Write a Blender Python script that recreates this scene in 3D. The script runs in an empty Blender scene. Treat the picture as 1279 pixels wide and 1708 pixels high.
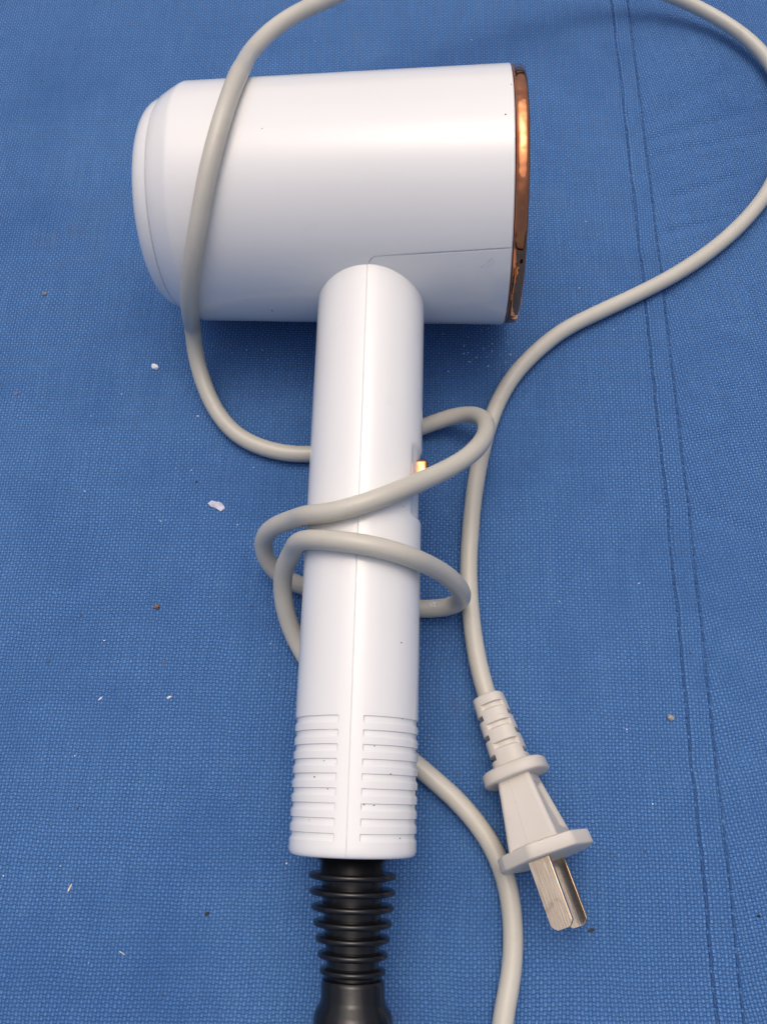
import bpy, bmesh, math, random
from mathutils import Vector, Matrix, noise

# ------------------------------------------------------------------ camera, world, sun, exposure
scene = bpy.context.scene
col = scene.collection
MM = 0.001
rad = math.radians

TILT, ROLL, FOCAL = rad(23.251), rad(0.897), 1454.68      # lens straight off the photograph: px of a 1708 px tall frame
DIST = FOCAL / 5.92 * MM
vw = Vector((0, math.sin(TILT), -math.cos(TILT)))
up0 = Vector((0, math.cos(TILT), math.sin(TILT)))
rt = Vector((1, 0, 0)) * math.cos(ROLL) + up0 * math.sin(ROLL)
upv = rt.cross(vw)
cam_d = bpy.data.cameras.new("camera")
cam = bpy.data.objects.new("camera", cam_d)
col.objects.link(cam)
cam_d.sensor_fit = 'VERTICAL'
cam_d.sensor_height = 24.0
cam_d.lens = 24.0 * FOCAL / 1708.0
cam_d.clip_start = 0.01
cam_d.clip_end = 100.0
m = Matrix((rt, upv, -vw)).transposed().to_4x4()
m.translation = -vw * DIST
cam.matrix_world = m
scene.camera = cam

SUN_EL, SUN_AZ = rad(76), rad(-14)       # soft light from beyond the top of the picture, a little from the left
w = bpy.data.worlds.new("World")
scene.world = w
w.use_nodes = True
nt = w.node_tree
bg = nt.nodes["Background"]
sky = nt.nodes.new("ShaderNodeTexSky")
sky.sky_type = 'NISHITA'
sky.sun_disc = False
sky.sun_elevation = SUN_EL
sky.sun_rotation = SUN_AZ
sky.air_density = 0.7
sky.dust_density = 7.0
sky.ozone_density = 0.0
nt.links.new(sky.outputs[0], bg.inputs[0])
bg.inputs[1].default_value = 0.132
sun_d = bpy.data.lights.new("sun", 'SUN')
sun_d.energy = 0.52
sun_d.angle = rad(76)
sun_d.color = (1.0, 0.965, 0.87)
sun = bpy.data.objects.new("sun", sun_d)
col.objects.link(sun)
sdir = Vector((math.sin(SUN_AZ) * math.cos(SUN_EL), math.cos(SUN_AZ) * math.cos(SUN_EL), math.sin(SUN_EL)))
sun.rotation_euler = sdir.to_track_quat('Z', 'Y').to_euler()
vs = scene.view_settings
vs.view_transform = 'Standard'
vs.look = 'None'
vs.exposure = 0.0
vs.gamma = 1.0
vs.use_curve_mapping = False

random.seed(7)

# ------------------------------------------------------------------ helpers
def smooth(e0, e1, x):
    t = min(1.0, max(0.0, (x - e0) / (e1 - e0)))
    return t * t * (3 - 2 * t)


def make(name, verts, faces, mat, parent=None, label=None, cat=None, group=None, kind=None, sharp=35, uv=None, origin=None):
    """one mesh object; verts in world mm; the origin goes to the parent's origin or to `origin`"""
    o0 = Vector((0, 0, 0))
    if origin is not None:
        o0 = Vector(origin)
    elif parent is not None:
        o0 = Vector(parent['o0'])
    me = bpy.data.meshes.new(name)
    me.from_pydata([tuple((Vector(v) - o0) * MM) for v in verts], [], faces)
    me.polygons.foreach_set('use_smooth', [True] * len(me.polygons))
    bm = bmesh.new()
    bm.from_mesh(me)
    bmesh.ops.recalc_face_normals(bm, faces=bm.faces)
    bm.to_mesh(me)
    bm.free()
    if sharp:
        me.set_sharp_from_angle(angle=rad(sharp))
    if uv is not None:
        lay = me.uv_layers.new(name="UVMap")
        for l in me.loops:
            lay.data[l.index].uv = uv[l.vertex_index]
    me.materials.append(mat)
    ob = bpy.data.objects.new(name, me)
    col.objects.link(ob)
    if parent is not None:
        ob.parent = parent
        d = o0 - Vector(parent['o0'])
        ob.location = d * MM
    else:
        ob.location = o0 * MM
    ob['o0'] = tuple(o0)
    tag(ob, label, cat, group, kind)
    return ob


def tag(ob, label=None, cat=None, group=None, kind=None):
    for k, v in (('label', label), ('category', cat), ('group', group), ('kind', kind)):
        if v:
            ob[k] = v


def empty(name, loc, label, cat):
    ob = bpy.data.objects.new(name, None)
    ob.empty_display_size = 0.01
    col.objects.link(ob)
    ob.location = Vector(loc) * MM
    ob['o0'] = tuple(loc)
    tag(ob, label, cat)
    return ob


def grid_faces(nr, nc, wrap=False):
    f = []
    for i in range(nr - 1):
        for j in range(nc - (0 if wrap else 1)):
            k = (j + 1) % nc
            f.append((i * nc + j, i * nc + k, (i + 1) * nc + k, (i + 1) * nc + j))
    return f


def lathe(prof, frame, n=96, cap0=False, cap1=False):
    """prof: (along, radius); frame(along, radius, angle) -> world mm"""
    v = []
    for (x, r) in prof:
        for j in range(n):
            v.append(frame(x, r, 2 * math.pi * j / n))
    f = grid_faces(len(prof), n, True)
    if cap0:
        f.append(tuple(range(n)))
    if cap1:
        b = (len(prof) - 1) * n
        f.append(tuple(b + j for j in range(n)))
    return v, f


def cr_path(P, n):
    out = []
    P = [Vector(p) for p in P]
    for i in range(len(P) - 1):
        p0, p1, p2, p3 = P[max(i - 1, 0)], P[i], P[i + 1], P[min(i + 2, len(P) - 1)]
        for k in range(n):
            t = k / n
            out.append(0.5 * ((2 * p1) + (p2 - p0) * t + (2 * p0 - 5 * p1 + 4 * p2 - p3) * t * t + (3 * p1 - p0 - 3 * p2 + p3) * t ** 3))
    out.append(P[-1])
    return out


def tube(path, r, n=20, wob=0.0):
    v = []
    t0 = (path[1] - path[0]).normalized()
    nrm = t0.orthogonal().normalized()
    for i, p in enumerate(path):
        a_ = path[max(i - 1, 0)]
        b_ = path[min(i + 1, len(path) - 1)]
        t = (b_ - a_).normalized()
        nrm = (nrm - t * nrm.dot(t)).normalized()
        bn = t.cross(nrm)
        rr = r * (1 + wob * noise.noise(Vector((i * 0.07, 3.3, 0))))
        for j in range(n):
            an = 2 * math.pi * j / n
            v.append(p + (nrm * math.cos(an) + bn * math.sin(an)) * rr)
    f = grid_faces(len(path), n, True)
    f.append(tuple(range(n)))
    b = (len(path) - 1) * n
    f.append(tuple(b + j for j in range(n)))
    return v, f


def bm_out(bm, frame):
    bm.verts.ensure_lookup_table()
    bm.verts.index_update()
    v = [frame(*vv.co) for vv in bm.verts]
    f = [tuple(x.index for x in ff.verts) for ff in bm.faces]
    bm.free()
    return v, f


# ------------------------------------------------------------------ materials
class N:
    """tiny node-building helper"""
    def __init__(s, name):
        s.m = bpy.data.materials.new(name)
        s.m.use_nodes = True
        s.t = s.m.node_tree
        s.b = s.t.nodes["Principled BSDF"]

    def n(s, typ, **kw):
        x = s.t.nodes.new(typ)
        for k, v in kw.items():
            setattr(x, k, v)
        return x

    def l(s, a_, b_):
        s.t.links.new(a_, b_)

    def math(s, op, a_, b_=None, c_=None, clamp=False):
        x = s.n('ShaderNodeMath', operation=op, use_clamp=clamp)
        for i, q in enumerate((a_, b_, c_)):
            if q is None:
                continue
            if isinstance(q, (int, float)):
                x.inputs[i].default_value = q
            else:
                s.l(q, x.inputs[i])
        return x.outputs[0]

    def mix(s, fac, c0, c1, blend='MIX'):
        x = s.n('ShaderNodeMix', data_type='RGBA', blend_type=blend)
        for i, q in ((0, fac), (6, c0), (7, c1)):
            if isinstance(q, (int, float)):
                x.inputs[i].default_value = q
            elif isinstance(q, tuple):
                x.inputs[i].default_value = q + ((1,) if len(q) == 3 else ())
            else:
                s.l(q, x.inputs[i])
        return x.outputs[2]

    def noise(s, vec, scale, detail=2, rough=0.5):
        x = s.n('ShaderNodeTexNoise')
        x.inputs['Scale'].default_value = scale
        x.inputs['Detail'].default_value = detail
        x.inputs['Roughness'].default_value = rough
        if vec is not None:
            s.l(vec, x.inputs['Vector'])
        return x

    def ramp(s, v, lo, hi):
        x = s.n('ShaderNodeMapRange')
        x.inputs[1].default_value = lo
        x.inputs[2].default_value = hi
        s.l(v, x.inputs[0])
        return x.outputs[0]

    def bump(s, h, dist, strength=1.0, normal=None):
        x = s.n('ShaderNodeBump')
        x.inputs['Strength'].default_value = strength
        x.inputs['Distance'].default_value = dist
        s.l(h, x.inputs['Height'])
        if normal is not None:
            s.l(normal, x.inputs['Normal'])
        return x.outputs[0]

    def obj(s):
        return s.n('ShaderNodeTexCoord').outputs['Object']

    def set(s, **kw):
        for k, v in kw.items():
            i = s.b.inputs[k.replace('_', ' ')]
            if isinstance(v, (int, float)):
                i.default_value = v
            elif isinstance(v, tuple):
                i.default_value = v + ((1,) if len(v) == 3 else ())
            else:
                s.l(v, i)
        return s


def mat_plastic():
    q = N("white_plastic")
    co = q.obj()
    big = q.noise(co, 18, 3)
    fine = q.noise(co, 900, 2)
    c = q.mix(q.ramp(big.outputs[0], 0.3, 0.7), (0.80, 0.80, 0.795), (0.83, 0.83, 0.825))
    grime = q.ramp(q.noise(co, 140, 5, 0.7).outputs[0], 0.60, 0.90)
    c = q.mix(q.math('MULTIPLY', grime, 0.16), c, (0.55, 0.52, 0.49))
    q.set(Base_Color=c, Roughness=q.math('MULTIPLY_ADD', q.noise(co, 60, 3).outputs[0], 0.08, 0.10), Specular_IOR_Level=0.5)
    q.set(Normal=q.bump(fine.outputs[0], 0.00002, 0.25, q.bump(big.outputs[0], 0.0015, 0.12)))
    return q.m


def mat_cord():
    q = N("cord_vinyl")
    co = q.obj()
    c = q.mix(q.ramp(q.noise(co, 45, 3).outputs[0], 0.3, 0.7), (0.515, 0.492, 0.425), (0.59, 0.562, 0.49))
    grime = q.ramp(q.noise(co, 260, 4, 0.65).outputs[0], 0.60, 0.78)
    c = q.mix(q.math('MULTIPLY', grime, 0.30), c, (0.36, 0.31, 0.24))
    q.set(Base_Color=c, Roughness=0.34, Specular_IOR_Level=0.5)
    q.set(Normal=q.bump(q.noise(co, 420, 3).outputs[0], 0.00012, 0.35))
    return q.m


def mat_plug():
    q = N("plug_vinyl")
    co = q.obj()
    c = q.mix(q.ramp(q.noise(co, 60, 3).outputs[0], 0.3, 0.7), (0.60, 0.56, 0.50), (0.665, 0.62, 0.56))
    grime = q.ramp(q.noise(co, 330, 4, 0.7).outputs[0], 0.62, 0.82)
    c = q.mix(q.math('MULTIPLY', grime, 0.35), c, (0.34, 0.30, 0.25))
    q.set(Base_Color=c, Roughness=0.46, Specular_IOR_Level=0.4)
    q.set(Normal=q.bump(q.noise(co, 700, 3).outputs[0], 0.00008, 0.3))
    return q.m


def mat_rubber():
    q = N("black_rubber")
    co = q.obj()
    dust = q.ramp(q.noise(co, 500, 5, 0.7).outputs[0], 0.60, 0.85)
    c = q.mix(q.math('MULTIPLY', dust, 0.2), (0.006, 0.006, 0.007), (0.07, 0.07, 0.08))
    q.set(Base_Color=c, Roughness=0.22, Specular_IOR_Level=0.5)
    q.set(Normal=q.bump(q.noise(co, 900, 3).outputs[0], 0.00006, 0.4))
    return q.m


def mat_copper():
    q = N("rose_copper_plating")
    co = q.obj()
    c = q.mix(q.ramp(q.noise(co, 160, 3, 0.6).outputs[0], 0.5, 0.8), (0.64, 0.25, 0.115), (0.42, 0.15, 0.07))
    q.set(Base_Color=c, Metallic=1.0, Roughness=0.05)
    q.set(Normal=q.bump(q.noise(co, 130, 2, 0.5).outputs[0], 0.0030, 0.24))
    return q.m


def mat_blade():
    q = N("tinned_brass")
    co = q.n('ShaderNodeTexCoord').outputs['UV']
    mp = q.n('ShaderNodeMapping')
    mp.inputs['Scale'].default_value = (0.12, 3.0, 1)
    q.l(co, mp.inputs[0])
    st = q.noise(mp.outputs[0], 1.1, 4, 0.6)
    bl = q.noise(q.obj(), 150, 3, 0.6)
    c = q.mix(q.ramp(st.outputs[0], 0.35, 0.7), (0.78, 0.67, 0.53), (0.50, 0.38, 0.26))
    c = q.mix(q.ramp(bl.outputs[0], 0.56, 0.76), c, (0.34, 0.25, 0.17))
    q.set(Base_Color=c, Metallic=1.0, Roughness=q.math('MULTIPLY_ADD', st.outputs[0], 0.14, 0.08))
    q.set(Normal=q.bump(st.outputs[0], 0.00005, 0.15))
    return q.m


def mat_dark(name, c, rough=0.6):
    q = N(name)
    v = q.noise(q.obj(), 700, 3)
    q.set(Base_Color=q.mix(q.ramp(v.outputs[0], 0.3, 0.7), c, tuple(min(1, k * 1.6 + 0.004) for k in c)), Roughness=rough)
    q.set(Normal=q.bump(v.outputs[0], 0.0001, 0.4))
    return q.m


PITCH = 0.84       # mm from thread to thread


def mat_cloth():
    q = N("blue_canvas")
    uv = q.n('ShaderNodeTexCoord').outputs['UV']            # millimetres along the cloth
    # threads wander a little
    wob = q.noise(uv, 0.05, 3)
    wob2 = q.noise(uv, 0.9, 2)
    off = q.n('ShaderNodeVectorMath', operation='MULTIPLY_ADD')
    q.l(wob.outputs['Color'], off.inputs[0])
    off.inputs[1].default_value = (2.2, 2.2, 0)
    q.l(uv, off.inputs[2])
    off2 = q.n('ShaderNodeVectorMath', operation='MULTIPLY_ADD')
    q.l(wob2.outputs['Color'], off2.inputs[0])
    off2.inputs[1].default_value = (0.27, 0.27, 0)
    q.l(off.outputs[0], off2.inputs[2])
    sx = q.n('ShaderNodeSeparateXYZ')
    q.l(off2.outputs[0], sx.inputs[0])
    k = math.pi / PITCH
    su = q.math('SINE', q.math('MULTIPLY', sx.outputs[0], k))
    sv = q.math('SINE', q.math('MULTIPLY', sx.outputs[1], k))
    s = q.math('MULTIPLY', su, sv)
    s = q.math('MULTIPLY_ADD', s, 0.5, 0.5)                   # 1 warp on top, 0 weft on top
    au = q.math('POWER', q.math('ABSOLUTE', su), 0.6)
    av = q.math('POWER', q.math('ABSOLUTE', sv), 0.6)
    hw = q.math('MULTIPLY', au, s)
    hf = q.math('MULTIPLY', av, q.math('MULTIPLY', q.math('SUBTRACT', 1.0, s), 0.78))
    h = q.math('MAXIMUM', hw, hf)
    # per-thread tone
    fl = q.n('ShaderNodeVectorMath', operation='SCALE')
    q.l(off2.outputs[0], fl.inputs[0])
    fl.inputs['Scale'].default_value = 1 / PITCH
    thr = q.n('ShaderNodeMapping')
    thr.inputs['Scale'].default_value = (0.03, 1.0, 1)
    q.l(fl.outputs[0], thr.inputs[0])
    tn = q.noise(thr.outputs[0], 1.0, 2)
    warp = q.ramp(q.math('SUBTRACT', hw, hf), 0.0, 0.55)
    c = q.mix(warp, WEFT, WARP)
    gap = q.ramp(h, 0.55, 0.15)
    row = q.ramp(q.math('ABSOLUTE', sv), 0.62, 0.10)
    row = q.math('MULTIPLY', row, q.ramp(s, 0.75, 0.35))
    gap = q.math('MAXIMUM', gap, row)
    c = q.mix(q.math('MULTIPLY', gap, 0.82), c, GAP_SHADE)  # shade between threads and along row edges, painted into the colour
    c = q.mix(q.math('MULTIPLY', q.ramp(tn.outputs[0], 0.35, 0.65), 0.22), c, (0.035, 0.13, 0.36))
    tn2m = q.n('ShaderNodeMapping')
    tn2m.inputs['Scale'].default_value = (1.0, 0.03, 1)
    q.l(fl.outputs[0], tn2m.inputs[0])
    tn2 = q.noise(tn2m.outputs[0], 1.0, 2)
    c = q.mix(q.math('MULTIPLY', q.ramp(tn2.outputs[0], 0.4, 0.7), 0.15), c, (0.16, 0.34, 0.62))
    fuzz = q.noise(uv, 1.6, 3, 0.6)
    c = q.mix(q.math('MULTIPLY', q.ramp(fuzz.outputs[0], 0.45, 0.7), 0.30), c, (0.045, 0.15, 0.39))
    # broad fading and a few dirty smears
    fade = q.noise(uv, 0.012, 4, 0.6)
    c = q.mix(q.math('MULTIPLY', q.ramp(fade.outputs[0], 0.45, 0.7), 0.24), c, (0.110, 0.275, 0.57))
    fade2 = q.noise(uv, 0.021, 4, 0.62)
    c = q.mix(q.math('MULTIPLY', q.ramp(fade2.outputs[0], 0.48, 0.70), 0.42), c, (0.030, 0.110, 0.335))
    spot = q.ramp(q.noise(uv, 0.045, 5, 0.65).outputs[0], 0.63, 0.78)
    c = q.mix(q.math('MULTIPLY', spot, 0.30), c, (0.16, 0.18, 0.24))
    lint = q.ramp(q.noise(uv, 0.55, 3, 0.6).outputs[0], 0.70, 0.78)
    c = q.mix(q.math('MULTIPLY', lint, 0.25), c, (0.03, 0.06, 0.14))
    q.set(Base_Color=c, Roughness=0.72, Specular_IOR_Level=0.35)
    q.set(Normal=q.bump(h, 0.00060, 1.0))
    return q.m


WEFT = (0.070, 0.201, 0.520)
WARP = (0.135, 0.312, 0.670)
GAP_SHADE = (0.010, 0.034, 0.125)
M_PLASTIC = mat_plastic()
M_CORD = mat_cord()
M_PLUG = mat_plug()
M_RUBBER = mat_rubber()
M_COPPER = mat_copper()
M_BLADE = mat_blade()
M_CLOTH = mat_cloth()
M_DARKHOLE = mat_dark("dark_inside", (0.012, 0.012, 0.013))
M_THREAD = mat_dark("navy_thread", (0.016, 0.060, 0.175), 0.7)
M_PALE = mat_dark("pale_flake", (0.42, 0.42, 0.50), 0.6)
M_DIRT = mat_dark("dirt", (0.03, 0.028, 0.03), 0.8)

# ------------------------------------------------------------------ the cloth everything lies on
def seam_x(y):
    return 80.0 + 0.0205 * y - 0.00003 * y * y * (1 if abs(y) < 300 else 300 / abs(y)) + 0.25 * noise.noise(Vector((y * 0.05, 1.7, 0)))


SEAM_W = 6.15
BAND_EDGE = SEAM_W + 0.55


def lin(a_, b_, st):
    n = max(1, int(round((b_ - a_) / st)))
    return [a_ + (b_ - a_) * i / n for i in range(n)]


ys = [-1500, -1000, -600, -400, -260, -200] + lin(-165, 235, 1.0) + [235, 260, 320, 420, 600, 1000, 1500]


def roll_of_cloth(x, y):
    """gentle unevenness, mm, level where the dryer and its cord lie"""
    h = 0.35 * noise.noise(Vector((x * 0.025, y * 0.025, 0.3))) + 0.18 * noise.noise(Vector((x * 0.06, y * 0.05, 4.3)))
    return h - 0.1


STITCH = 4.05


def left_h(u, y):
    ph = abs(math.sin(math.pi * y / STITCH))
    z = roll_of_cloth(u + 80, y)
    puff = 0.30 * smooth(-1.5, 1.5, u) * (0.75 + 0.25 * ph)
    z += puff
    z -= (0.85 - 0.50 * ph) * math.exp(-(u / 0.50) ** 2)
    z -= (0.85 - 0.50 * ph) * math.exp(-((u - SEAM_W) / 0.45) ** 2)
    if u > SEAM_W + 0.2:
        z -= 0.8 * smooth(SEAM_W + 0.2, BAND_EDGE, u)
    # puckers running into the seam
    z += 0.20 * math.exp(-abs(u) / 8.0) * noise.noise(Vector((y * 0.22, u * 0.03, 8)))
    return z


us = [-1500, -1000, -600, -400, -300] + lin(-245, -20, 3.0) + lin(-20, -2, 1.0) + lin(-2, SEAM_W - 1.2, 0.22) + lin(SEAM_W - 1.2, BAND_EDGE, 0.15) + [BAND_EDGE]
V, UVs = [], []
for y in ys:
    for u in us:
        x = seam_x(y) + u
        V.append((x, y, left_h(u, y)))
        UVs.append((u, y))
cloth = make('cloth', V, grid_faces(len(ys), len(us)), M_CLOTH, kind='structure', uv=UVs, origin=(0, 0, 0), sharp=0)
cloth['label'] = 'blue woven canvas cloth with a double stitched seam'

CREASES = [((85, 141), (136, 160), 0.75, 1.7), ((92, 116), (124, 129), 0.8, 1.6), ((89, 101), (112, 108.5), 0.9, 1.5),
           ((88, 134), (110, 141), 0.45, 1.5), ((90, 2), (118, -12), 0.7, 2.0), ((86, 60), (120, 70), 0.4, 2.0),
           ((86, -30), (112, -24), 0.35, 2.2), ((90, 152), (120, 175), 0.5, 2.5), ((104, 138), (140, 150), 0.6, 1.4), ((96, 108), (122, 116), 0.45, 1.2),
           ((92, 44), (118, 38), 0.5, 1.8), ((88, -60), (112, -72), 0.5, 2.0), ((87, 22), (110, 30), 0.4, 1.6), ((86, -90), (104, -84), 0.4, 1.8)]


def right_h(u, y):
    x = u + 80
    z = roll_of_cloth(x, y) - 0.75 + 0.72 * smooth(BAND_EDGE - 0.5, BAND_EDGE + 6, u)
    for (ax_, ay_), (bx_, by_), dep, wid in CREASES:
        dx, dy = bx_ - ax_, by_ - ay_
        L = math.hypot(dx, dy)
        t = ((x - ax_) * dx + (y - ay_) * dy) / L
        d = abs((x - ax_) * dy - (y - ay_) * dx) / L
        env = smooth(-3, 4, t) * (1 - smooth(L * 0.5, L + 8, t))
        if env > 0 and d < wid * 6:
            z += env * dep * 0.7 * (-math.exp(-(d / wid) ** 2) + 0.35 * math.exp(-((d - wid * 2.2) / wid) ** 2))
    z += 0.40 * math.exp(-max(0, u - BAND_EDGE) / 11) * noise.noise(Vector((y * 0.16, u * 0.05, 2)))
    return z


ur = lin(BAND_EDGE - 1.6, 20, 0.6) + lin(20, 75, 1.2) + lin(75, 130, 5) + [130, 200, 400, 800, 1500]
V, UVs = [], []
ca, sa = math.cos(rad(9)), math.sin(rad(9))
for y in ys:
    for u in ur:
        V.append((seam_x(y) + u, y, right_h(u, y)))
        UVs.append((u * ca + y * sa, -u * sa + y * ca))
make('cloth_panel', V, grid_faces(len(ys), len(ur)), M_CLOTH, cloth, uv=UVs, sharp=0)

# stitches, one object each, sharing a mesh
sv, sf = lathe([(-1.5, 0.02), (-1.42, 0.14), (-1.0, 0.22), (0, 0.25), (1.0, 0.22), (1.42, 0.14), (1.5, 0.02)],
               lambda x, r, t: Vector((r * math.cos(t) * 1.05, x, r * math.sin(t) * 0.8)), 6)
st0 = make('stitch', sv, sf, M_THREAD, cloth, origin=(0, 0, 0))
first = True
for u0 in (0.0, SEAM_W):
    k0 = int(-128 / STITCH)
    for k in range(k0, int(218 / STITCH)):
        y = (k + 0.5) * STITCH + random.uniform(-0.15, 0.15)
        o = st0 if first else st0.copy()
        if not first:
            col.objects.link(o)
            o.parent = cloth
        first = False
        x = seam_x(y) + u0 + random.uniform(-0.06, 0.06)
        o.location = Vector((x, y, left_h(u0, y) + 0.05)) * MM
        o.rotation_euler = (0, 0, -math.atan2(seam_x(y + 2) - seam_x(y - 2), 4) + random.uniform(-0.06, 0.06))

# ------------------------------------------------------------------ hair dryer
O = Vector((-3.819, 79.478, 35.131))
yw, pt, tl = rad(-0.94), rad(3.771), rad(5.02)
AX = Vector((math.cos(yw) * math.cos(pt), math.sin(yw) * math.cos(pt), math.sin(pt)))     # along the barrel, to the rear
h0 = Vector((math.sin(yw), -math.cos(yw), 0))
nn = AX.cross(h0).normalized()
if nn.z < 0:
    nn = -nn
HX = h0 * math.cos(tl) - nn * math.sin(tl)                                                   # down the handle
NX = AX.cross(HX).normalized()
if NX.z < 0:
    NX = -NX


def br(x):
    return 33.089 + 0.023 * x


def hr(s):
    return 14.212 - 0.0015154 * (s - 30)


def FB(x, r, t):      # round the barrel: t = 0 up, 90 deg towards the handle
    return O + AX * x + HX * (r * math.sin(t)) + NX * (r * math.cos(t))


def FH(s, r, t):      # round the handle: t = 0 up, 90 deg towards the rear
    return O + HX * s + AX * (r * math.sin(t)) + NX * (r * math.cos(t))


dryer = empty('hair_dryer', (O.x, O.y, 0), 'white hair dryer with copper ring on blue cloth, cord wound round its handle', 'hair dryer')

# barrel shell: a fine grid so the parting line of the lower rear panel is a real groove
FRONT = [(-55.9, 27.5), (-55.85, 28.4), (-55.6, 28.85), (-55.3, 29.12), (-53.0, 30.45), (-50.9, 31.5), (-50.4, 31.74), (-49.9, 31.90), (-49.4, 31.95), (-48.5, br(-48.5))]
xs = lin(-46, -2, 4) + lin(-2, 6, 0.16) + lin(6, 35.4, 1.8) + [35.4, 35.8, 36.1, 36.3, 36.42]
degs = lin(-180, 53, 3) + lin(53, 65.2, 0.2) + lin(65.2, 114, 3) + lin(114, 128, 1.0) + lin(128, 180, 4)
V = []
for (x, r) in FRONT:
    for d in degs:
        V.append(FB(x, r, rad(d)))
for x in xs:
    for d in degs:
        r = br(x)
        if x > 36.05:
            r -= 0.7 * smooth(36.05, 36.42, x) ** 2
        ds = 61.0 - (x - 0.5) * 0.10                    # parting line drifts up towards the rear
        if d > 50 and d < 125:
            px_, py_ = x - 0.45, rad(d - ds) * 33.0      # mm inside the panel
            py2 = rad(122 - d) * 33
            cx, cy = 2.2 - px_, 2.2 - py_
            if cx > 0 and cy > 0:
                din = 2.2 - math.hypot(cx, cy)
            else:
                din = min(px_, py_)
            din = min(din, py2)
            r -= 0.10 * smooth(-0.05, 0.10, din) * (1 - smooth(1.5, 9.0, din)) + 0.26 * math.exp(-(din / 0.10) ** 2)
        V.append(FB(x, r, rad(d)))
nc = len(degs)
f = grid_faces(len(FRONT) + len(xs), nc, True)
make('barrel', V, f, M_PLASTIC, dryer, sharp=40)

# front nozzle with its mouth and grille
prof = [(-55.6, 27.4), (-56.05, 27.6), (-56.12, 28.05), (-56.3, 28.25), (-57.2, 27.95), (-58.4, 27.35), (-59.4, 26.55), (-60.2, 25.6), (-60.8, 24.5), (-61.1, 23.5),
        (-61.15, 22.8), (-60.9, 22.2), (-60.2, 21.9), (-50, 21.4), (-46, 21.2)]
v, f = lathe(prof, FB, 120)
noz = make('nozzle', v, f, M_PLASTIC, dryer, sharp=60)
v, f = lathe([(-46.5, 21.3), (-46.4, 20.0), (-46.4, 0.3)], FB, 48, cap1=True)
make('back_plate', v, f, M_DARKHOLE, noz)
for r_ in (5.5, 10.5, 15.5):
    path = [FB(-49, r_, 2 * math.pi * i / 48) for i in range(49)]
    v, f = tube(path, 0.7, 8)
    make('grille_ring', v, f, M_DARKHOLE, noz)
for k in range(4):
    t = math.pi * k / 4
    v, f = tube([FB(-48.6, 21, t), FB(-48.6, 0, t), FB(-48.6, 21, t + math.pi)], 0.6, 8)
    make('grille_bar', v, f, M_DARKHOLE, noz)

# copper ring at the rear
prof = [(36.36, 31.5), (36.42, 32.7), (36.6, 33.25), (36.9, 33.55), (37.6, 33.68), (38.9, 33.66), (39.5, 33.5), (39.85, 33.1), (40.0, 32.4), (40.0, 30.6), (39.6, 30.2), (38.6, 30.0)]
v, f = lathe(prof, FB, 160)
make('trim_ring', v, f, M_COPPER, dryer, sharp=50)
prof = [(38.7, 30.1), (39.3, 29.6), (39.6, 28.5)]
for k in range(9):
    r_ = 28 - k * 2.6
    prof += [(39.7, r_), (39.7, r_ - 1.3), (38.4, r_ - 1.5), (38.4, r_ - 2.4)]
prof += [(39.8, 3.0), (39.9, 0.2)]
v, f = lathe(prof, FB, 96, cap1=True)
make('inlet_grille', v, f, M_PLASTIC, dryer, sharp=40)

# handle with parting groove, grip slots and the recess of the slide button
GR0, GRP, GRW, GRD = 142.05, 2.995, 1.55, 0.38
HEND = 170.9
ss = lin(20, 74, 2.0) + lin(74, 97, 0.35) + lin(97, 141, 2.0) + [141.0]
for k in range(9):
    g = GR0 + GRP * k
    ss += [g - 0.16, g - 0.04, g + 0.06, g + 0.30, g + GRW - 0.62, g + GRW - 0.3, g + GRW, g + GRW + 0.12, g + GRW + 0.5]
ss += [168.6, 169.6, 170.2, 170.55, 170.78, HEND]
pd = []
for d in ([-180, -176, -172, -169.3, -168.6, -168, -167.2] + lin(-164, -14, 3.5) + [-13.2, -12.4, -12.0, -11.6, -11.2, -10.6, -9, -6, -3, -1.2, -0.62, -0.30, 0.0,
          0.30, 0.62, 1.2, 3, 6, 9, 10.4, 11.0, 11.4, 11.8, 12.2, 13] + lin(14.5, 164, 3.5) + [167.2, 168, 168.6, 169.3, 172, 176]):
    pd.append(d)
V = []
for s in ss:
    for d in pd:
        r = hr(s)
        r -= 0.22 * max(0.0, 1 - abs(d) / 0.62)
        g = (s - GR0) / GRP
        if s > GR0 - 0.2 and s < 168:
            ph = (s - GR0) - GRP * math.floor(g + 0.06)
            cov = smooth(-0.05, 0.07, ph) * (1 - smooth(GRW - 0.62, GRW + 0.02, ph))
            ad = abs(d)
            ang = smooth(11.0, 12.0, ad) * (1 - smooth(168.0, 168.8, ad))
            r -= GRD * cov * ang
        # recess for the slide button on the rear side
        da = abs(d - 90)
        if 74 < s < 97 and da < 45:
            r -= 0.65 * smooth(75.2, 77.8, s) * (1 - smooth(94.0, 94.8, s)) * (1 - smooth(27, 33, da))
        if s > 169.4:
            q_ = (s - 169.4) / 1.5
            r -= 1.0 * (1 - math.sqrt(max(0, 1 - q_ * q_)))
        V.append(FH(s, r, rad(d)))
n0 = len(V)
nc = len(pd)
f = grid_faces(len(ss), nc, True)
for (s, r) in ((HEND, 9.8), (166, 9.6)):
    for d in pd:
        V.append(FH(s, r, rad(d)))
b0 = n0 - nc
for j in range(nc):
    k = (j + 1) % nc
    f.append((b0 + j, b0 + k, n0 + k, n0 + j))
    f.append((n0 + j, n0 + k, n0 + nc + k, n0 + nc + j))
handle = make('handle', V, f, M_PLASTIC, dryer, sharp=38)

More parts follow.
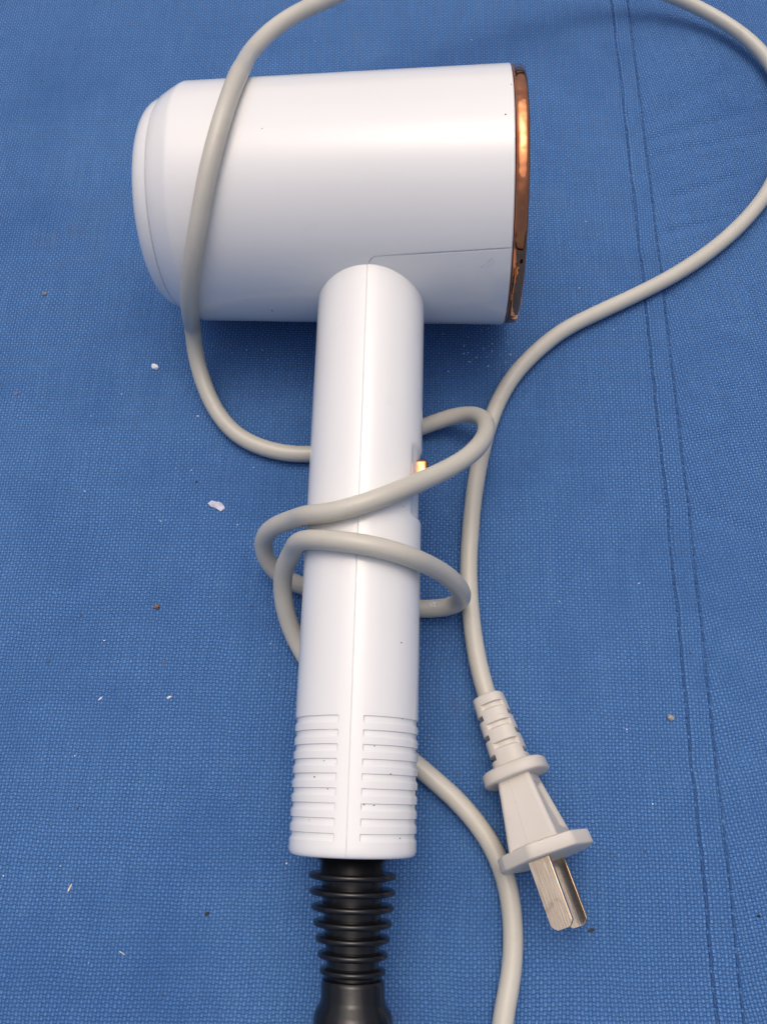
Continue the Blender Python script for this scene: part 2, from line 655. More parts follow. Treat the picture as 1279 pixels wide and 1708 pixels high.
# slide button
bm = bmesh.new()
bmesh.ops.create_cube(bm, size=1.0)
bmesh.ops.scale(bm, vec=(5.8, 3.6, 7.4), verts=bm.verts)      # along the handle, out of it, round it
bmesh.ops.bevel(bm, geom=bm.edges[:], offset=0.95, segments=4, profile=0.5, affect='EDGES')
v, f = bm_out(bm, lambda x, y, z: O + HX * (81.7 + x) + AX * (14.0 + y) + NX * z)
btn = make('slide_button', v, f, M_COPPER, dryer, sharp=30)
for k in range(2):
    bm = bmesh.new()
    bmesh.ops.create_cube(bm, size=1.0)
    bmesh.ops.scale(bm, vec=(0.35, 0.5, 6.4), verts=bm.verts)
    bmesh.ops.bevel(bm, geom=bm.edges[:], offset=0.12, segments=2, affect='EDGES')
    v, f = bm_out(bm, lambda x, y, z: O + HX * (81.2 + 2.2 * k + x) + AX * (15.8 + y) + NX * z)
    make('button_rib', v, f, M_COPPER, btn, sharp=30)

# black bellows where the cord enters
def FG(s, r, t):
    return FH(s, r, t) + AX * (0.042 * (s - 172))


prof = [(165, 8.6), (171.2, 8.4), (172.2, 7.3), (174, 6.9), (194.5, 5.5), (195.2, 5.5)]
v, f = lathe(prof, FG, 64)
guard = make('cord_guard', v, f, M_RUBBER, dryer, sharp=40)
for s, r in ((175.0, 9.65), (178.2, 9.35), (181.3, 8.95), (184.4, 8.5), (187.4, 8.0), (190.5, 7.5), (193.6, 7.0)):
    c_ = 6.3 - (s - 172) * 0.055
    prof = [(s - 1.1, c_), (s - 0.9, c_ + 0.4), (s - 0.72, c_ + 0.9), (s - 0.68, r - 0.8), (s - 0.52, r - 0.22), (s - 0.26, r - 0.03), (s, r), (s + 0.26, r - 0.03), (s + 0.52, r - 0.22), (s + 0.68, r - 0.8), (s + 0.72, c_ + 0.9), (s + 0.9, c_ + 0.4), (s + 1.1, c_)]
    v, f = lathe(prof, FG, 64)
    make('guard_ring', v, f, M_RUBBER, guard, sharp=60)
prof = [(195.0, 5.0), (194.95, 6.2), (195.2, 6.6), (196, 6.72), (198.6, 6.75), (199.6, 7.0), (201.0, 7.9), (202.2, 8.25), (205, 8.4), (208, 7.6), (211, 5.6), (212.2, 4.0), (212.5, 2.6)]
v, f = lathe(prof, FG, 64)
make('guard_sleeve', v, f, M_RUBBER, guard, sharp=50)

# cord, one continuous length from the guard to the plug
CORD = [[27.61,-55.3,5.6],[26.85,-52.41,5.29],[26.13,-49.51,4.98],[25.49,-46.59,4.67],[24.94,-43.66,4.36],[24.5,-40.71,4.05],[24.14,-37.74,3.75],[23.85,-34.77,3.45],[23.64,-31.78,3.17],[23.47,-28.8,2.92],[23.35,-25.8,2.72],[23.28,-22.81,2.59],[23.27,-19.8,2.51],[23.34,-16.8,2.47],[23.48,-13.8,2.45],[23.69,-10.81,2.45],[23.95,-7.82,2.45],[24.24,-4.83,2.45],[24.55,-1.84,2.45],[24.91,1.14,2.45],[25.31,4.12,2.45],[25.76,7.09,2.45],[26.27,10.05,2.45],[26.84,13.0,2.45],[27.46,15.93,2.45],[28.14,18.86,2.45],[28.87,21.77,2.45],[29.67,24.67,2.45],[30.55,27.54,2.45],[31.53,30.37,2.45],[32.61,33.17,2.45],[33.81,35.92,2.45],[35.13,38.61,2.45],[36.59,41.23,2.45],[38.2,43.76,2.45],[39.95,46.19,2.45],[41.83,48.53,2.45],[43.8,50.79,2.45],[45.85,52.98,2.45],[47.98,55.1,2.45],[50.17,57.14,2.45],[52.46,59.08,2.45],[54.85,60.9,2.45],[57.33,62.58,2.45],[59.88,64.15,2.45],[62.49,65.64,2.45],[65.11,67.11,2.45],[67.73,68.57,2.45],[70.36,70.03,2.45],[72.99,71.48,2.45],[75.61,72.95,2.45],[78.22,74.44,2.45],[80.82,75.95,2.45],[83.4,77.48,2.45],[85.96,79.05,2.45],[88.48,80.68,2.45],[90.98,82.35,2.46],[93.44,84.07,2.48],[95.86,85.84,2.5],[98.26,87.65,2.53],[100.61,89.51,2.56],[102.93,91.43,2.59],[105.2,93.39,2.64],[107.43,95.41,2.68],[109.61,97.47,2.73],[111.74,99.59,2.79],[113.81,101.75,2.84],[115.83,103.97,2.91],[117.8,106.24,2.97],[119.7,108.56,3.04],[121.54,110.93,3.12],[123.3,113.36,3.19],[124.95,115.86,3.26],[126.5,118.44,3.32],[127.92,121.07,3.38],[129.24,123.77,3.44],[130.46,126.51,3.49],[131.59,129.29,3.54],[132.64,132.1,3.58],[133.62,134.94,3.63],[134.5,137.81,3.67],[135.29,140.7,3.71],[135.98,143.63,3.75],[136.54,146.57,3.78],[136.99,149.54,3.82],[137.33,152.52,3.86],[137.55,155.51,3.9],[137.64,158.51,3.93],[137.57,161.5,3.97],[137.31,164.49,4.01],[136.85,167.45,4.05],[136.2,170.37,4.09],[135.37,173.24,4.13],[134.34,176.06,4.19],[133.13,178.79,4.25],[131.74,181.44,4.34],[130.17,183.99,4.43],[128.42,186.41,4.54],[126.51,188.72,4.67],[124.46,190.9,4.82],[122.28,192.94,4.99],[119.99,194.86,5.19],[117.58,196.63,5.44],[115.08,198.24,5.75],[112.48,199.69,6.11],[109.81,200.97,6.52],[107.07,202.09,7.0],[104.28,203.06,7.53],[101.46,203.88,8.12],[98.61,204.55,8.74],[95.73,205.08,9.41],[92.84,205.47,10.1],[89.94,205.73,10.83],[87.04,205.88,11.58],[84.14,205.92,12.34],[81.24,205.85,13.13],[78.35,205.69,13.93],[75.47,205.43,14.74],[72.61,205.09,15.57],[69.76,204.65,16.41],[66.93,204.13,17.25],[64.11,203.54,18.11],[61.31,202.89,18.97],[58.52,202.17,19.83],[55.75,201.4,20.69],[52.99,200.58,21.54],[50.24,199.71,22.39],[47.51,198.79,23.24],[44.8,197.81,24.08],[42.1,196.79,24.92],[39.43,195.7,25.76],[36.79,194.55,26.6],[34.19,193.33,27.45],[31.62,192.02,28.31],[29.11,190.64,29.19],[26.64,189.17,30.08],[24.23,187.63,30.97],[21.86,186.02,31.88],[19.53,184.36,32.79],[17.24,182.64,33.69],[14.98,180.88,34.59],[12.75,179.09,35.48],[10.54,177.25,36.36],[8.35,175.38,37.23],[6.2,173.46,38.08],[4.09,171.5,38.92],[2.01,169.49,39.74],[-0.03,167.44,40.55],[-2.03,165.35,41.35],[-4.0,163.23,42.13],[-5.93,161.06,42.9],[-7.8,158.84,43.65],[-9.62,156.57,44.39],[-11.4,154.25,45.11],[-13.16,151.92,45.82],[-14.93,149.6,46.5],[-16.81,147.35,47.13],[-18.8,145.19,47.7],[-20.83,143.05,48.24],[-22.88,140.93,48.74],[-24.94,138.81,49.17],[-26.98,136.67,49.55],[-28.97,134.47,49.86],[-30.87,132.21,50.13],[-32.64,129.86,50.39],[-34.24,127.41,50.67],[-35.63,124.89,51.03],[-36.78,122.29,51.53],[-37.66,119.65,52.2],[-38.3,116.98,53.07],[-38.7,114.31,54.12],[-38.9,111.64,55.32],[-38.96,109.0,56.65],[-38.93,106.36,58.04],[-38.84,103.74,59.48],[-38.74,101.12,60.92],[-38.67,98.49,62.37],[-38.65,95.86,63.77],[-38.71,93.14,65.02],[-38.86,90.34,66.02],[-39.1,87.47,66.76],[-39.44,84.55,67.25],[-39.86,81.61,67.47],[-40.36,78.67,67.44],[-40.91,75.75,67.15],[-41.52,72.88,66.61],[-42.17,70.07,65.83],[-42.85,67.34,64.81],[-43.54,64.71,63.57],[-44.24,62.19,62.11],[-44.94,59.82,60.45],[-45.65,57.6,58.62],[-46.36,55.57,56.62],[-47.08,53.71,54.5],[-47.82,52.06,52.25],[-48.58,50.59,49.88],[-49.34,49.31,47.39],[-50.1,48.2,44.76],[-50.85,47.29,41.97],[-51.58,46.6,39.03],[-52.29,46.14,35.89],[-52.94,45.96,32.33],[-53.54,46.19,28.6],[-54.12,46.96,25.04],[-54.66,48.08,21.84],[-55.16,49.3,19.15],[-55.57,50.26,16.89],[-55.87,50.4,14.8],[-56.0,49.45,12.67],[-55.93,47.68,10.56],[-55.61,45.47,8.69],[-55.01,43.03,7.17],[-54.18,40.44,5.99],[-53.17,37.79,5.07],[-52.01,35.13,4.35],[-50.69,32.5,3.79],[-49.18,29.96,3.37],[-47.46,27.54,3.06],[-45.54,25.27,2.83],[-43.39,23.22,2.68],[-41.01,21.46,2.57],[-38.42,19.99,2.5],[-35.69,18.8,2.47],[-32.85,17.87,2.46],[-29.94,17.19,2.45],[-26.98,16.77,2.45],[-24.0,16.61,2.45],[-21.02,16.72,2.45],[-18.05,17.09,2.45],[-15.1,17.64,2.45],[-12.18,18.31,2.46],[-9.27,19.06,2.47],[-6.38,19.87,2.49],[-3.5,20.71,2.54],[-0.62,21.58,2.61],[2.24,22.48,2.74],[5.09,23.39,2.94],[7.92,24.34,3.26],[10.72,25.29,3.74],[13.49,26.19,4.39],[16.26,26.89,5.22],[18.95,27.26,6.28],[21.44,27.12,7.68],[23.54,26.39,9.43],[25.15,25.12,11.42],[26.25,23.44,13.52],[26.91,21.49,15.63],[27.22,19.38,17.71],[27.22,17.17,19.71],[26.94,14.9,21.62],[26.4,12.6,23.45],[25.6,10.3,25.18],[24.57,8.02,26.82],[23.31,5.8,28.36],[21.83,3.65,29.82],[20.14,1.59,31.15],[18.22,-0.36,32.35],[16.14,-2.2,33.45],[13.99,-3.97,34.56],[11.85,-5.68,35.78],[9.77,-7.36,37.13],[7.75,-9.04,38.58],[5.73,-10.7,40.09],[3.57,-12.32,41.42],[1.18,-13.85,42.44],[-1.39,-15.23,43.08],[-4.12,-16.41,43.31],[-6.93,-17.33,43.11],[-9.73,-17.92,42.44],[-12.44,-18.08,41.31],[-14.95,-17.8,39.72],[-17.17,-17.21,37.69],[-19.0,-16.52,35.27],[-20.5,-15.88,32.71],[-22.08,-15.37,30.25],[-23.85,-14.97,27.9],[-25.66,-14.69,25.55],[-27.36,-14.53,23.1],[-28.87,-14.56,20.54],[-30.07,-14.87,17.88],[-30.82,-15.54,15.17],[-31.0,-16.6,12.52],[-30.56,-17.93,10.0],[-29.49,-19.31,7.71],[-27.81,-20.59,5.77],[-25.62,-21.69,4.27],[-23.05,-22.65,3.28],[-20.29,-23.53,2.74],[-17.44,-24.38,2.52],[-14.55,-25.18,2.46],[-11.64,-25.9,2.45],[-8.7,-26.54,2.45],[-5.75,-27.11,2.45],[-2.8,-27.63,2.45],[0.17,-28.09,2.45],[3.15,-28.47,2.45],[6.14,-28.74,2.47],[9.13,-28.91,2.54],[12.09,-28.98,2.78],[14.92,-28.95,3.41],[17.42,-28.83,4.64],[19.26,-28.65,6.58],[20.26,-28.48,9.11],[20.42,-28.3,11.93],[19.96,-28.1,14.81],[19.09,-27.87,17.64],[17.94,-27.62,20.39],[16.59,-27.38,23.05],[15.07,-27.21,25.63],[13.47,-27.14,28.16],[11.83,-27.2,30.67],[10.16,-27.32,33.15],[8.39,-27.43,35.57],[6.4,-27.43,37.8],[4.06,-27.29,39.67],[1.44,-27.04,41.08],[-1.38,-26.7,42.01],[-4.3,-26.29,42.42],[-7.23,-25.83,42.32],[-10.07,-25.28,41.7],[-12.73,-24.64,40.61],[-15.21,-23.9,39.02],[-17.45,-23.15,36.89],[-19.32,-22.53,34.24],[-20.62,-22.19,31.3],[-21.47,-22.21,28.41],[-22.35,-22.57,25.69],[-23.36,-23.24,23.06],[-24.29,-24.22,20.45],[-24.93,-25.53,17.9],[-25.23,-27.17,15.47],[-25.21,-29.06,13.2],[-24.91,-31.12,11.07],[-24.35,-33.27,9.07],[-23.55,-35.46,7.23],[-22.51,-37.72,5.62],[-21.21,-40.06,4.37],[-19.7,-42.45,3.52],[-18.0,-44.83,3.0],[-16.15,-47.15,2.7],[-14.16,-49.39,2.54],[-12.08,-51.55,2.48],[-9.92,-53.63,2.46],[-7.7,-55.65,2.45],[-5.43,-57.61,2.45],[-3.11,-59.53,2.45],[-0.77,-61.4,2.45],[1.61,-63.24,2.45],[3.99,-65.07,2.45],[6.36,-66.92,2.45],[8.71,-68.79,2.45],[11.05,-70.67,2.45],[13.38,-72.56,2.45],[15.69,-74.48,2.45],[17.94,-76.47,2.45],[20.09,-78.56,2.45],[22.13,-80.76,2.45],[24.03,-83.07,2.45],[25.78,-85.5,2.45],[27.33,-88.05,2.45],[28.64,-90.73,2.45],[29.69,-93.52,2.45],[30.46,-96.41,2.45],[30.98,-99.35,2.45],[31.28,-102.33,2.45],[31.38,-105.32,2.45],[31.31,-108.32,2.45],[31.06,-111.3,2.45],[30.63,-114.27,2.45],[30.03,-117.2,2.45],[29.32,-120.12,2.45],[28.64,-123.04,2.45],[28.09,-125.98,2.45],[27.67,-128.95,2.45],[27.28,-131.93,2.45],[26.8,-134.89,2.45],[26.16,-137.81,2.45],[25.34,-140.69,2.45],[24.35,-143.52,2.45],[23.19,-146.28,2.45],[21.84,-148.95,2.47],[20.27,-151.48,2.52],[18.48,-153.86,2.65],[16.47,-156.0,2.84],[14.26,-157.64,3.09],[11.95,-158.27,3.37],[9.71,-157.6,3.72],[7.57,-156.04,4.24],[5.42,-154.26,5.05],[3.23,-152.57,6.12],[1.15,-150.87,7.37],[-0.63,-148.98,8.76],[-1.96,-146.86,10.27],[-2.86,-144.52,11.83],[-3.45,-142.02,13.31],[-3.85,-139.36,14.58],[-4.12,-136.57,15.56],[-4.28,-133.67,16.25],[-4.34,-130.72,16.73],[-4.35,-127.74,17.08]]
path = cr_path(CORD, 3)
v, f = tube(path, 2.37, 22, 0.03)
cord = make('power_cord', v, f, M_CORD, dryer, sharp=60)

# faint raised lettering on the cord, where it comes out from under the handle
ti = min(range(len(path)), key=lambda i: (path[i] - Vector((14.17, -28.78, 3.00))).length)
tdir = (path[ti + 3] - path[ti - 3]).normalized()
if tdir.x < 0:
    tdir = -tdir
tup = Vector((0, 0.12, 1))
tup = (tup - tdir * tup.dot(tdir)).normalized()
tside = tup.cross(tdir).normalized()
fc = bpy.data.curves.new("mark_text", 'FONT')
fc.body = "I VE I"
fc.size = 1.75
fc.align_x = 'CENTER'
fc.align_y = 'CENTER'
fc.extrude = 0.14
fc.resolution_u = 2
fo = bpy.data.objects.new("mark_text", fc)
col.objects.link(fo)
dg = bpy.context.evaluated_depsgraph_get()
tm = bpy.data.meshes.new_from_object(fo.evaluated_get(dg))
bmt = bmesh.new()
bmt.from_mesh(tm)
v, f = bm_out(bmt, lambda x, y, z: path[ti] + tdir * x + (tside * math.sin(y / 2.37) + tup * math.cos(y / 2.37)) * (2.38 + z))
make('embossed_mark', v, f, mat_dark("pale_print", (0.70, 0.70, 0.68), 0.5), cord, sharp=30)
bpy.data.objects.remove(fo)
bpy.data.curves.remove(fc)
bpy.data.meshes.remove(tm)

# plug
PS = Vector((26.9, -52.6, 5.7))                       # where the cord enters
PA = Vector((0.293, -0.947, 0.135)).normalized()
PU = PA.cross(Vector((0, 0, 1))).normalized()
if PU.x < 0:
    PU = -PU
PW = PU.cross(PA).normalized()
if PW.z < 0:
    PW = -PW
TH = rad(66)
PSP = PU * math.cos(TH) - PW * math.sin(TH)          # from the upper blade to the lower one
PB = PU * math.sin(TH) + PW * math.cos(TH)           # along a blade's broad face


def FP(L, b_, s_):
    return PS + PA * L + PB * b_ + PSP * s_


def sup(a_, n_):
    c_, s_ = math.cos(a_), math.sin(a_)
    return (math.copysign(abs(c_) ** (2 / n_), c_), math.copysign(abs(s_) ** (2 / n_), s_))


def sweep(rows, n_, frame, n=64, cap=True, mod=None):
    v = []
    for (L, hb, hs) in rows:
        for j in range(n):
            a_ = 2 * math.pi * j / n
            c_, s_ = sup(a_, n_)
            k = mod(L, a_) if mod else 1.0
            v.append(frame(L, hb * c_ * k, hs * s_ * k))
    f = grid_faces(len(rows), n, True)
    if cap:
        f.append(tuple(range(n)))
        b_ = (len(rows) - 1) * n
        f.append(tuple(b_ + j for j in range(n)))
    return v, f


# body: four-sided tapered block with a scooped panel on both broad sides
def plug_dims(L):
    t = (L - 20.5) / 17.1
    return 4.0 + 1.9 * t + 0.25 * t * t, 4.3 + 3.9 * t + 0.2 * t * t


v = []
rows = lin(20.5, 22.4, 0.9) + lin(22.4, 36.0, 0.25) + [36.0, 36.8, 37.6]
per = []
for q_ in range(4):
    for k in range(24):
        per.append((q_, k / 24))
for L in rows:
    hb, hs = plug_dims(L)
    c_ = 1.0
    for q_, t in per:
        # walk the sides: +b, +s, -b, -s ; the last sixth of each rounds the corner
        sb, sg = ((1, 0), (0, 1), (-1, 0), (0, -1))[q_]
        h1, h2 = (hb, hs) if q_ % 2 == 0 else (hs, hb)
        e = (-1 + 2 * t / 0.8) * (h2 - c_) if t < 0.8 else None
        dpt = 0.0
        if e is not None:
            main_, side_ = h1, e
            if q_ % 2 == 0:
                mrg = min(h2 - 1.5 - abs(e), (L - 23.0) * 1.0, 35.0 - L)
                dpt = 0.95 * smooth(0.0, 1.3, mrg)
        else:
            an = (t - 0.8) / 0.2 * math.pi / 2
            main_, side_ = h1 - c_ + c_ * math.cos(an), h2 - c_ + c_ * math.sin(an)
        main_ -= dpt
        if q_ == 0:
            bb_, ss_ = main_, side_
        elif q_ == 1:
            bb_, ss_ = -side_, main_
        elif q_ == 2:
            bb_, ss_ = -main_, -side_
        else:
            bb_, ss_ = side_, -main_
        v.append(FP(L, bb_, ss_))
n_ = len(per)
f = grid_faces(len(rows), n_, True) + [tuple(range(n_)), tuple((len(rows) - 1) * n_ + j for j in range(n_))]
plug = make('power_plug', v, f, M_PLUG, dryer, sharp=50)
ml = [FP(21.6 + 0.5 * i, -0.9, -plug_dims(21.6 + 0.5 * i)[1]) for i in range(32)]
v, f = tube(ml, 0.11, 6)
make('mould_line', v, f, M_PLUG, plug)
# flange
oct_ = [(-4.9, 9.4), (5.1, 10.6), (10.4, 4.4), (11.0, 1.2), (10.6, -3.5), (4.6, -10.2), (-4.6, -10.2), (-10.4, -3.5), (-11.0, 0.6), (-10.2, 3.0)]
v = []
nseg = 6
for (L, k) in ((36.9, 0.90), (37.0, 0.965), (37.25, 1.0), (39.9, 1.012), (40.2, 0.985), (40.35, 0.91)):
    for i in range(len(oct_)):
        p0_, p1_ = Vector(oct_[i - 1]), Vector(oct_[i])
        p2_ = Vector(oct_[(i + 1) % len(oct_)])
        e0_, e1_ = p1_ + (p0_ - p1_) * 0.13, p1_ + (p2_ - p1_) * 0.13
        for q_ in range(nseg):
            t = q_ / (nseg - 1)
            pp = e0_ * (1 - t) ** 2 + p1_ * 2 * t * (1 - t) + e1_ * t * t
            v.append(PS + PA * L + PU * (pp.x * k) + PW * (pp.y * k))
n_ = len(oct_) * nseg
f = grid_faces(6, n_, True) + [tuple(range(n_)), tuple(5 * n_ + j for j in range(n_))]
make('flange', v, f, M_PLUG, plug, sharp=50)
# collar
v, f = sweep([(18.2, 6.2, 5.5), (18.3, 7.3, 6.5), (18.65, 7.8, 6.9), (21.0, 7.95, 7.1), (21.35, 7.6, 6.8), (21.45, 6.6, 5.9)], 2.5, FP, 64)
make('collar', v, f, M_PLUG, plug, sharp=50)
# stress relief with alternating slots
A_CAM = math.pi / 2 - TH                                # direction of PW in (PB, PSP)


def slots(L, a_):
    d = (a_ + (math.pi / 2 - TH) + 2 * math.pi) % (2 * math.pi)
    k = 1.0
    for i in range(3):
        for base, c0 in ((2.6 + 4.95 * i, 0), (5.15 + 4.95 * i, 1)):
            if base > 17:
                continue
            ln, dp = (1.55, 0.20) if c0 == 0 else (1.15, 0.42)
            inl = smooth(base - 0.06, base + 0.06, L) * (1 - smooth(base + ln - (0.5 if c0 == 0 else 0.1), base + ln + 0.06, L))
            dd = math.sin(a_ - A0)
            dc = math.cos(a_ - A0)
            q_ = abs(dc) if c0 == 0 else abs(dd)
            k -= dp * inl * smooth(0.74, 0.79, q_)
    return k


A0 = math.atan2(-math.sin(TH), math.cos(TH))            # angle of the face seen from above
rows = []
L = 0.0
rows += [(-0.05, 2.6, 2.6), (0.0, 3.2, 3.2), (0.2, 3.65, 3.65)]
L = 0.5
while L < 18.6:
    r_ = 3.85 + 0.75 * L / 18.5
    rows.append((L, r_, r_))
    L += 0.12
v, f = sweep(rows, 2.7, FP, 96, True, slots)
make('strain_relief', v, f, M_PLUG, plug, sharp=35)
# two flat blades
for sg in (-1, 1):
    bm = bmesh.new()
    hw, th, L0, L1 = 2.5, 0.75, 39.8, 55.0
    outl = [(L0, -hw), (L1 - 1.2, -hw), (L1 - 0.5, -hw + 0.55), (L1, -hw + 1.2), (L1, hw - 1.2), (L1 - 0.5, hw - 0.55), (L1 - 1.2, hw), (L0, hw)]
    va = [bm.verts.new((a_, b_, -th)) for a_, b_ in outl]
    vb = [bm.verts.new((a_, b_, th)) for a_, b_ in outl]
    bm.faces.new(va)
    bm.faces.new(vb)
    for i in range(len(outl)):
        j = (i + 1) % len(outl)
        bm.faces.new((va[i], va[j], vb[j], vb[i]))
    bmesh.ops.recalc_face_normals(bm, faces=bm.faces)
    bmesh.ops.bevel(bm, geom=[e for e in bm.edges if len(e.link_faces) == 2 and e.calc_face_angle(0) > 0.9], offset=0.16, segments=2, affect='EDGES')
    uvb = [(vv.co.x, vv.co.y) for vv in bm.verts]
    v, f = bm_out(bm, lambda a_, b_, c_: FP(a_, b_, 7.0 * sg + c_))
    make('blade', v, f, M_BLADE, plug, sharp=30, uv=uvb)

# specks of dirt stuck to the dryer
def blob(center, size, n1, n2, n3, seed, sub=1):
    bm = bmesh.new()
    bmesh.ops.create_icosphere(bm, subdivisions=sub, radius=1.0)
    for vv in bm.verts:
        k = 1 + 0.45 * noise.noise(vv.co * 1.6 + Vector((seed * 7.1, seed * 3.3, 0)))
        vv.co *= k
    return bm_out(bm, lambda x, y, z: Vector(center) + n1 * (x * size[0]) + n2 * (y * size[1]) + n3 * (z * size[2]))


for i, (x, an, sz) in enumerate(((34.0, 3, 0.28), (-27.5, 96, 0.42), (-25.4, 5, 0.22), (35.6, -14, 0.18))):
    t = rad(an)
    nr = HX * math.sin(t) + NX * math.cos(t)
    tg = HX * math.cos(t) - NX * math.sin(t)
    v, f = blob(FB(x, br(x), t), (sz * 0.8, sz * 0.8, 0.08), AX, tg, nr, i + 1)
    make('dirt_speck', v, f, M_DIRT, dryer)
for i, (s, an, sz) in enumerate(((125.6, 47, 0.30), (154.9, -34, 0.33), (157.3, -19, 0.22), (148.3, 22, 0.2), (160.2, 14, 0.24), (160.3, 23, 0.28), (153.9, 38, 0.3), (166.8, 52, 0.3),
                                 (143.2, -38, 0.22), (143.2, -26, 0.18), (163.6, -38, 0.14), (142.2, 52, 0.2), (151.6, -24, 0.2), (93.4, 46, 0.16))):
    t = rad(an)
    nr = AX * math.sin(t) + NX * math.cos(t)
    tg = AX * math.cos(t) - NX * math.sin(t)
    inside = 0.0
    ph = (s - GR0) % GRP
    if s > GR0 and ph < GRW:
        inside = GRD
    v, f = blob(FH(s, hr(s) - inside, t), (sz * 0.6, sz * 0.75, 0.08), HX, tg, nr, i + 11)
    make('dirt_speck', v, f, M_DIRT, dryer)

# two pale scratches on the lower rear panel
for (x0, a0, x1, a1) in ((28.6, 66.5, 31.6, 61.8), (30.2, 66.0, 32.2, 63.0)):
    pth = [FB(x0 + (x1 - x0) * i / 10, br(x0) - 0.12, rad(a0 + (a1 - a0) * i / 10)) for i in range(11)]
    v, f = tube(pth, 0.13, 6)
    make('scratch', v, f, M_PALE, dryer)

# ------------------------------------------------------------------ crumbs on the cloth
def crumb(name, x, y, size, rot, matc, label, cat, group=None, seed=1, flat=0.5, sub=2):
    c_, s_ = math.cos(rot), math.sin(rot)
    zz = left_h(x - seam_x(y), y) if x < 86 else right_h(x - seam_x(y), y)
    v, f = blob((x, y, zz + size[1] * flat * 0.75), (size[0], size[1], size[1] * flat), Vector((c_, s_, 0)), Vector((-s_, c_, 0)), Vector((0, 0, 1)), seed, sub)
    return make(name, v, f, matc, label=label, cat=cat, group=group, origin=(x, y, zz), sharp=25)


M_WHITEBIT = mat_dark("white_bit", (0.62, 0.62, 0.64), 0.5)
M_BROWN = mat_dark("brown_bit", (0.16, 0.075, 0.04), 0.7)
M_TAN = mat_dark("tan_bit", (0.17, 0.15, 0.12), 0.7)
M_GREY = mat_dark("grey_grit", (0.26, 0.24, 0.22), 0.6)
M_STRAW = mat_dark("straw_bit", (0.60, 0.50, 0.36), 0.5)
M_BLACKBIT = mat_dark("black_bit", (0.012, 0.012, 0.016), 0.7)
M_RED = mat_dark("reddish_lint", (0.24, 0.13, 0.16), 0.8)

crumb('white_crumb', -69.77, 46.64, (1.15, 0.9), 2.5, M_WHITEBIT, 'bright white crumb on the cloth below the front of the dryer barrel', 'crumb', seed=2, flat=0.7)
crumb('pale_flake', -46.81, 1.04, (2.5, 1.25), 2.75, M_PALE, 'pale flat flake on the cloth left of the handle, largest of the bits', 'flake', seed=3, flat=0.3)
crumb('brown_crumb', -60.40, -28.91, (0.75, 0.6), 0.6, M_BROWN, 'round brown crumb on open cloth below and left of the pale flake', 'crumb', seed=4, flat=0.8)
crumb('brown_crumb', -56.61, -43.86, (0.35, 0.3), 0.0, M_BROWN, 'tiny brown speck on the cloth just above a short white sliver', 'crumb', seed=5, flat=0.6)
crumb('sliver', -54.35, -52.91, (0.75, 0.26), 0.4, M_WHITEBIT, 'short shiny white sliver below the tiny brown speck', 'sliver', seed=6, flat=0.8)
crumb('sliver', -72.04, -53.50, (0.6, 0.22), 0.75, M_WHITEBIT, 'short white sliver alone near the left edge, level with a similar one', 'sliver', seed=7, flat=0.8)
crumb('straw_splinter', -72.91, -98.32, (0.95, 0.22), 1.25, M_STRAW, 'upright straw coloured splinter on the lower left cloth', 'splinter', seed=8, flat=0.8)
crumb('straw_splinter', -58.73, -111.98, (0.8, 0.13), -0.5, M_STRAW, 'faint thin slanting splinter at the bottom left of the cloth', 'splinter', seed=9, flat=0.8)
crumb('black_grit', -40.00, -103.41, (0.55, 0.38), 0.5, M_BLACKBIT, 'black grit grain on the cloth left of the black cord guard', 'grit', seed=10, flat=0.6)
crumb('tan_crumb', -107.59, 72.94, (0.75, 0.55), 0.3, M_TAN, 'small tan crumb near the left edge beside the barrel', 'crumb', seed=11, flat=0.6)
crumb('lint', -109.88, 36.47, (0.75, 0.3), 0.5, M_RED, 'reddish bit of lint at the left edge of the cloth', 'lint', seed=12, flat=0.5)
crumb('grey_grit', 74.36, -56.12, (0.95, 0.75), -0.7, M_GREY, 'grey grit grain beside the double seam right of the plug', 'grit', seed=13, flat=0.8)
crumb('black_grit', 89.81, -102.08, (0.4, 0.35), 0, M_BLACKBIT, 'black grit grain on the cloth right of the double seam', 'grit', seed=14, flat=0.6)
crumb('black_grit', 49.98, -105.70, (0.9, 0.4), 0.25, M_DIRT, 'black smear of grit just beyond the tips of the plug blades', 'grit', seed=15, flat=0.25)
crumb('black_grit', -53.46, 8.41, (0.4, 0.3), 0.1, M_BLACKBIT, 'tiny black grain just above and left of the pale flake', 'grit', seed=16, flat=0.5)
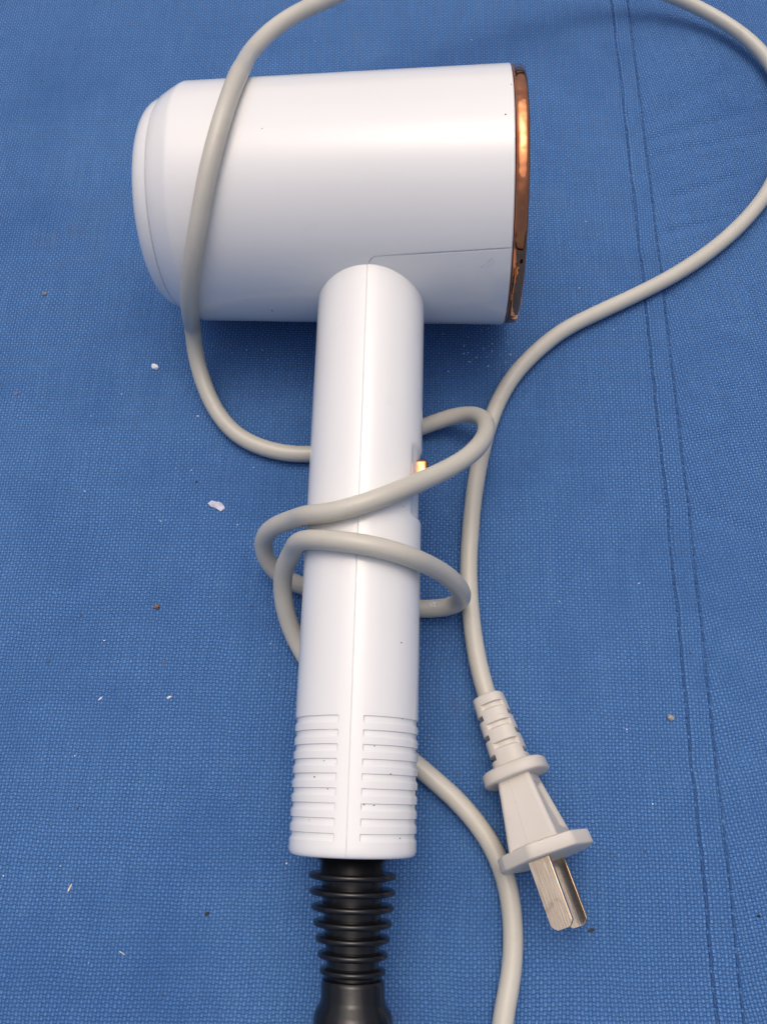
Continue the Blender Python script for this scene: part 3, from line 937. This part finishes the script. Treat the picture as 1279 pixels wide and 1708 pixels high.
crumb('white_crumb', -21.92, -92.17, (0.25, 0.22), 0.1, M_WHITEBIT, 'tiny white dot on the cloth left of the lower handle end', 'crumb', seed=17, flat=0.6)

# fine pale dust shaken out beside the handle and the rear of the barrel
bmv, bmf = [], []
for i in range(90):
    if i < 26:
        x, y = random.gauss(28, 6), random.gauss(53, 4)
    elif i < 36:
        x, y = random.gauss(-47, 6), random.gauss(52, 4)
    else:
        x, y = random.uniform(-95, 75), random.uniform(-115, 190)
    r_ = random.uniform(0.07, 0.19)
    zz = left_h(x - seam_x(y), y)
    v, f = blob((x, y, zz + r_ * 0.6), (r_ * random.uniform(1, 1.8), r_, r_ * 0.6), Vector((1, 0, 0)), Vector((0, 1, 0)), Vector((0, 0, 1)), i, 1)
    o_ = len(bmv)
    bmv += v
    bmf += [tuple(k + o_ for k in ff) for ff in f]
make('dust', bmv, bmf, M_WHITEBIT, label='fine pale dust specks scattered on the cloth under the barrel', cat='dust', kind='stuff', origin=(0, 0, 0))

gv, gf = [], []
for i, (x, y) in enumerate([(-114.6, 181.4), (-124.2, 165.5), (-80.5, -31.4), (-86.9, -44.0), (-35.0, -28.3), (-30.5, -27.9), (-35.1, -37.1), (-73.8, -80.4), (-58.9, -82.2), (102.9, 80.4), (130.1, 150.4), (-51.9, 171.8), (-39.9, -89.1), (-48.3, -120.4), (81.4, -39.3), (56.1, -89.0), (64.4, -88.2)]):
    r_ = random.uniform(0.22, 0.42)
    zz = left_h(x - seam_x(y), y) if x < 85 else right_h(x - seam_x(y), y)
    v, f = blob((x, y, zz + 0.03), (r_ * random.uniform(1, 1.6), r_, 0.10), Vector((1, 0, 0)), Vector((0, 1, 0)), Vector((0, 0, 1)), i + 60, 1)
    o_ = len(gv)
    gv += v
    gf += [tuple(k + o_ for k in ff) for ff in f]
make('grit', gv, gf, mat_dark("dull_grit", (0.035, 0.055, 0.11), 0.8), label='fine dull dark grit ground into the weave of the cloth', cat='grit', kind='stuff', origin=(0, 0, 0))

for o in bpy.data.objects:
    if 'o0' in o:
        del o['o0']
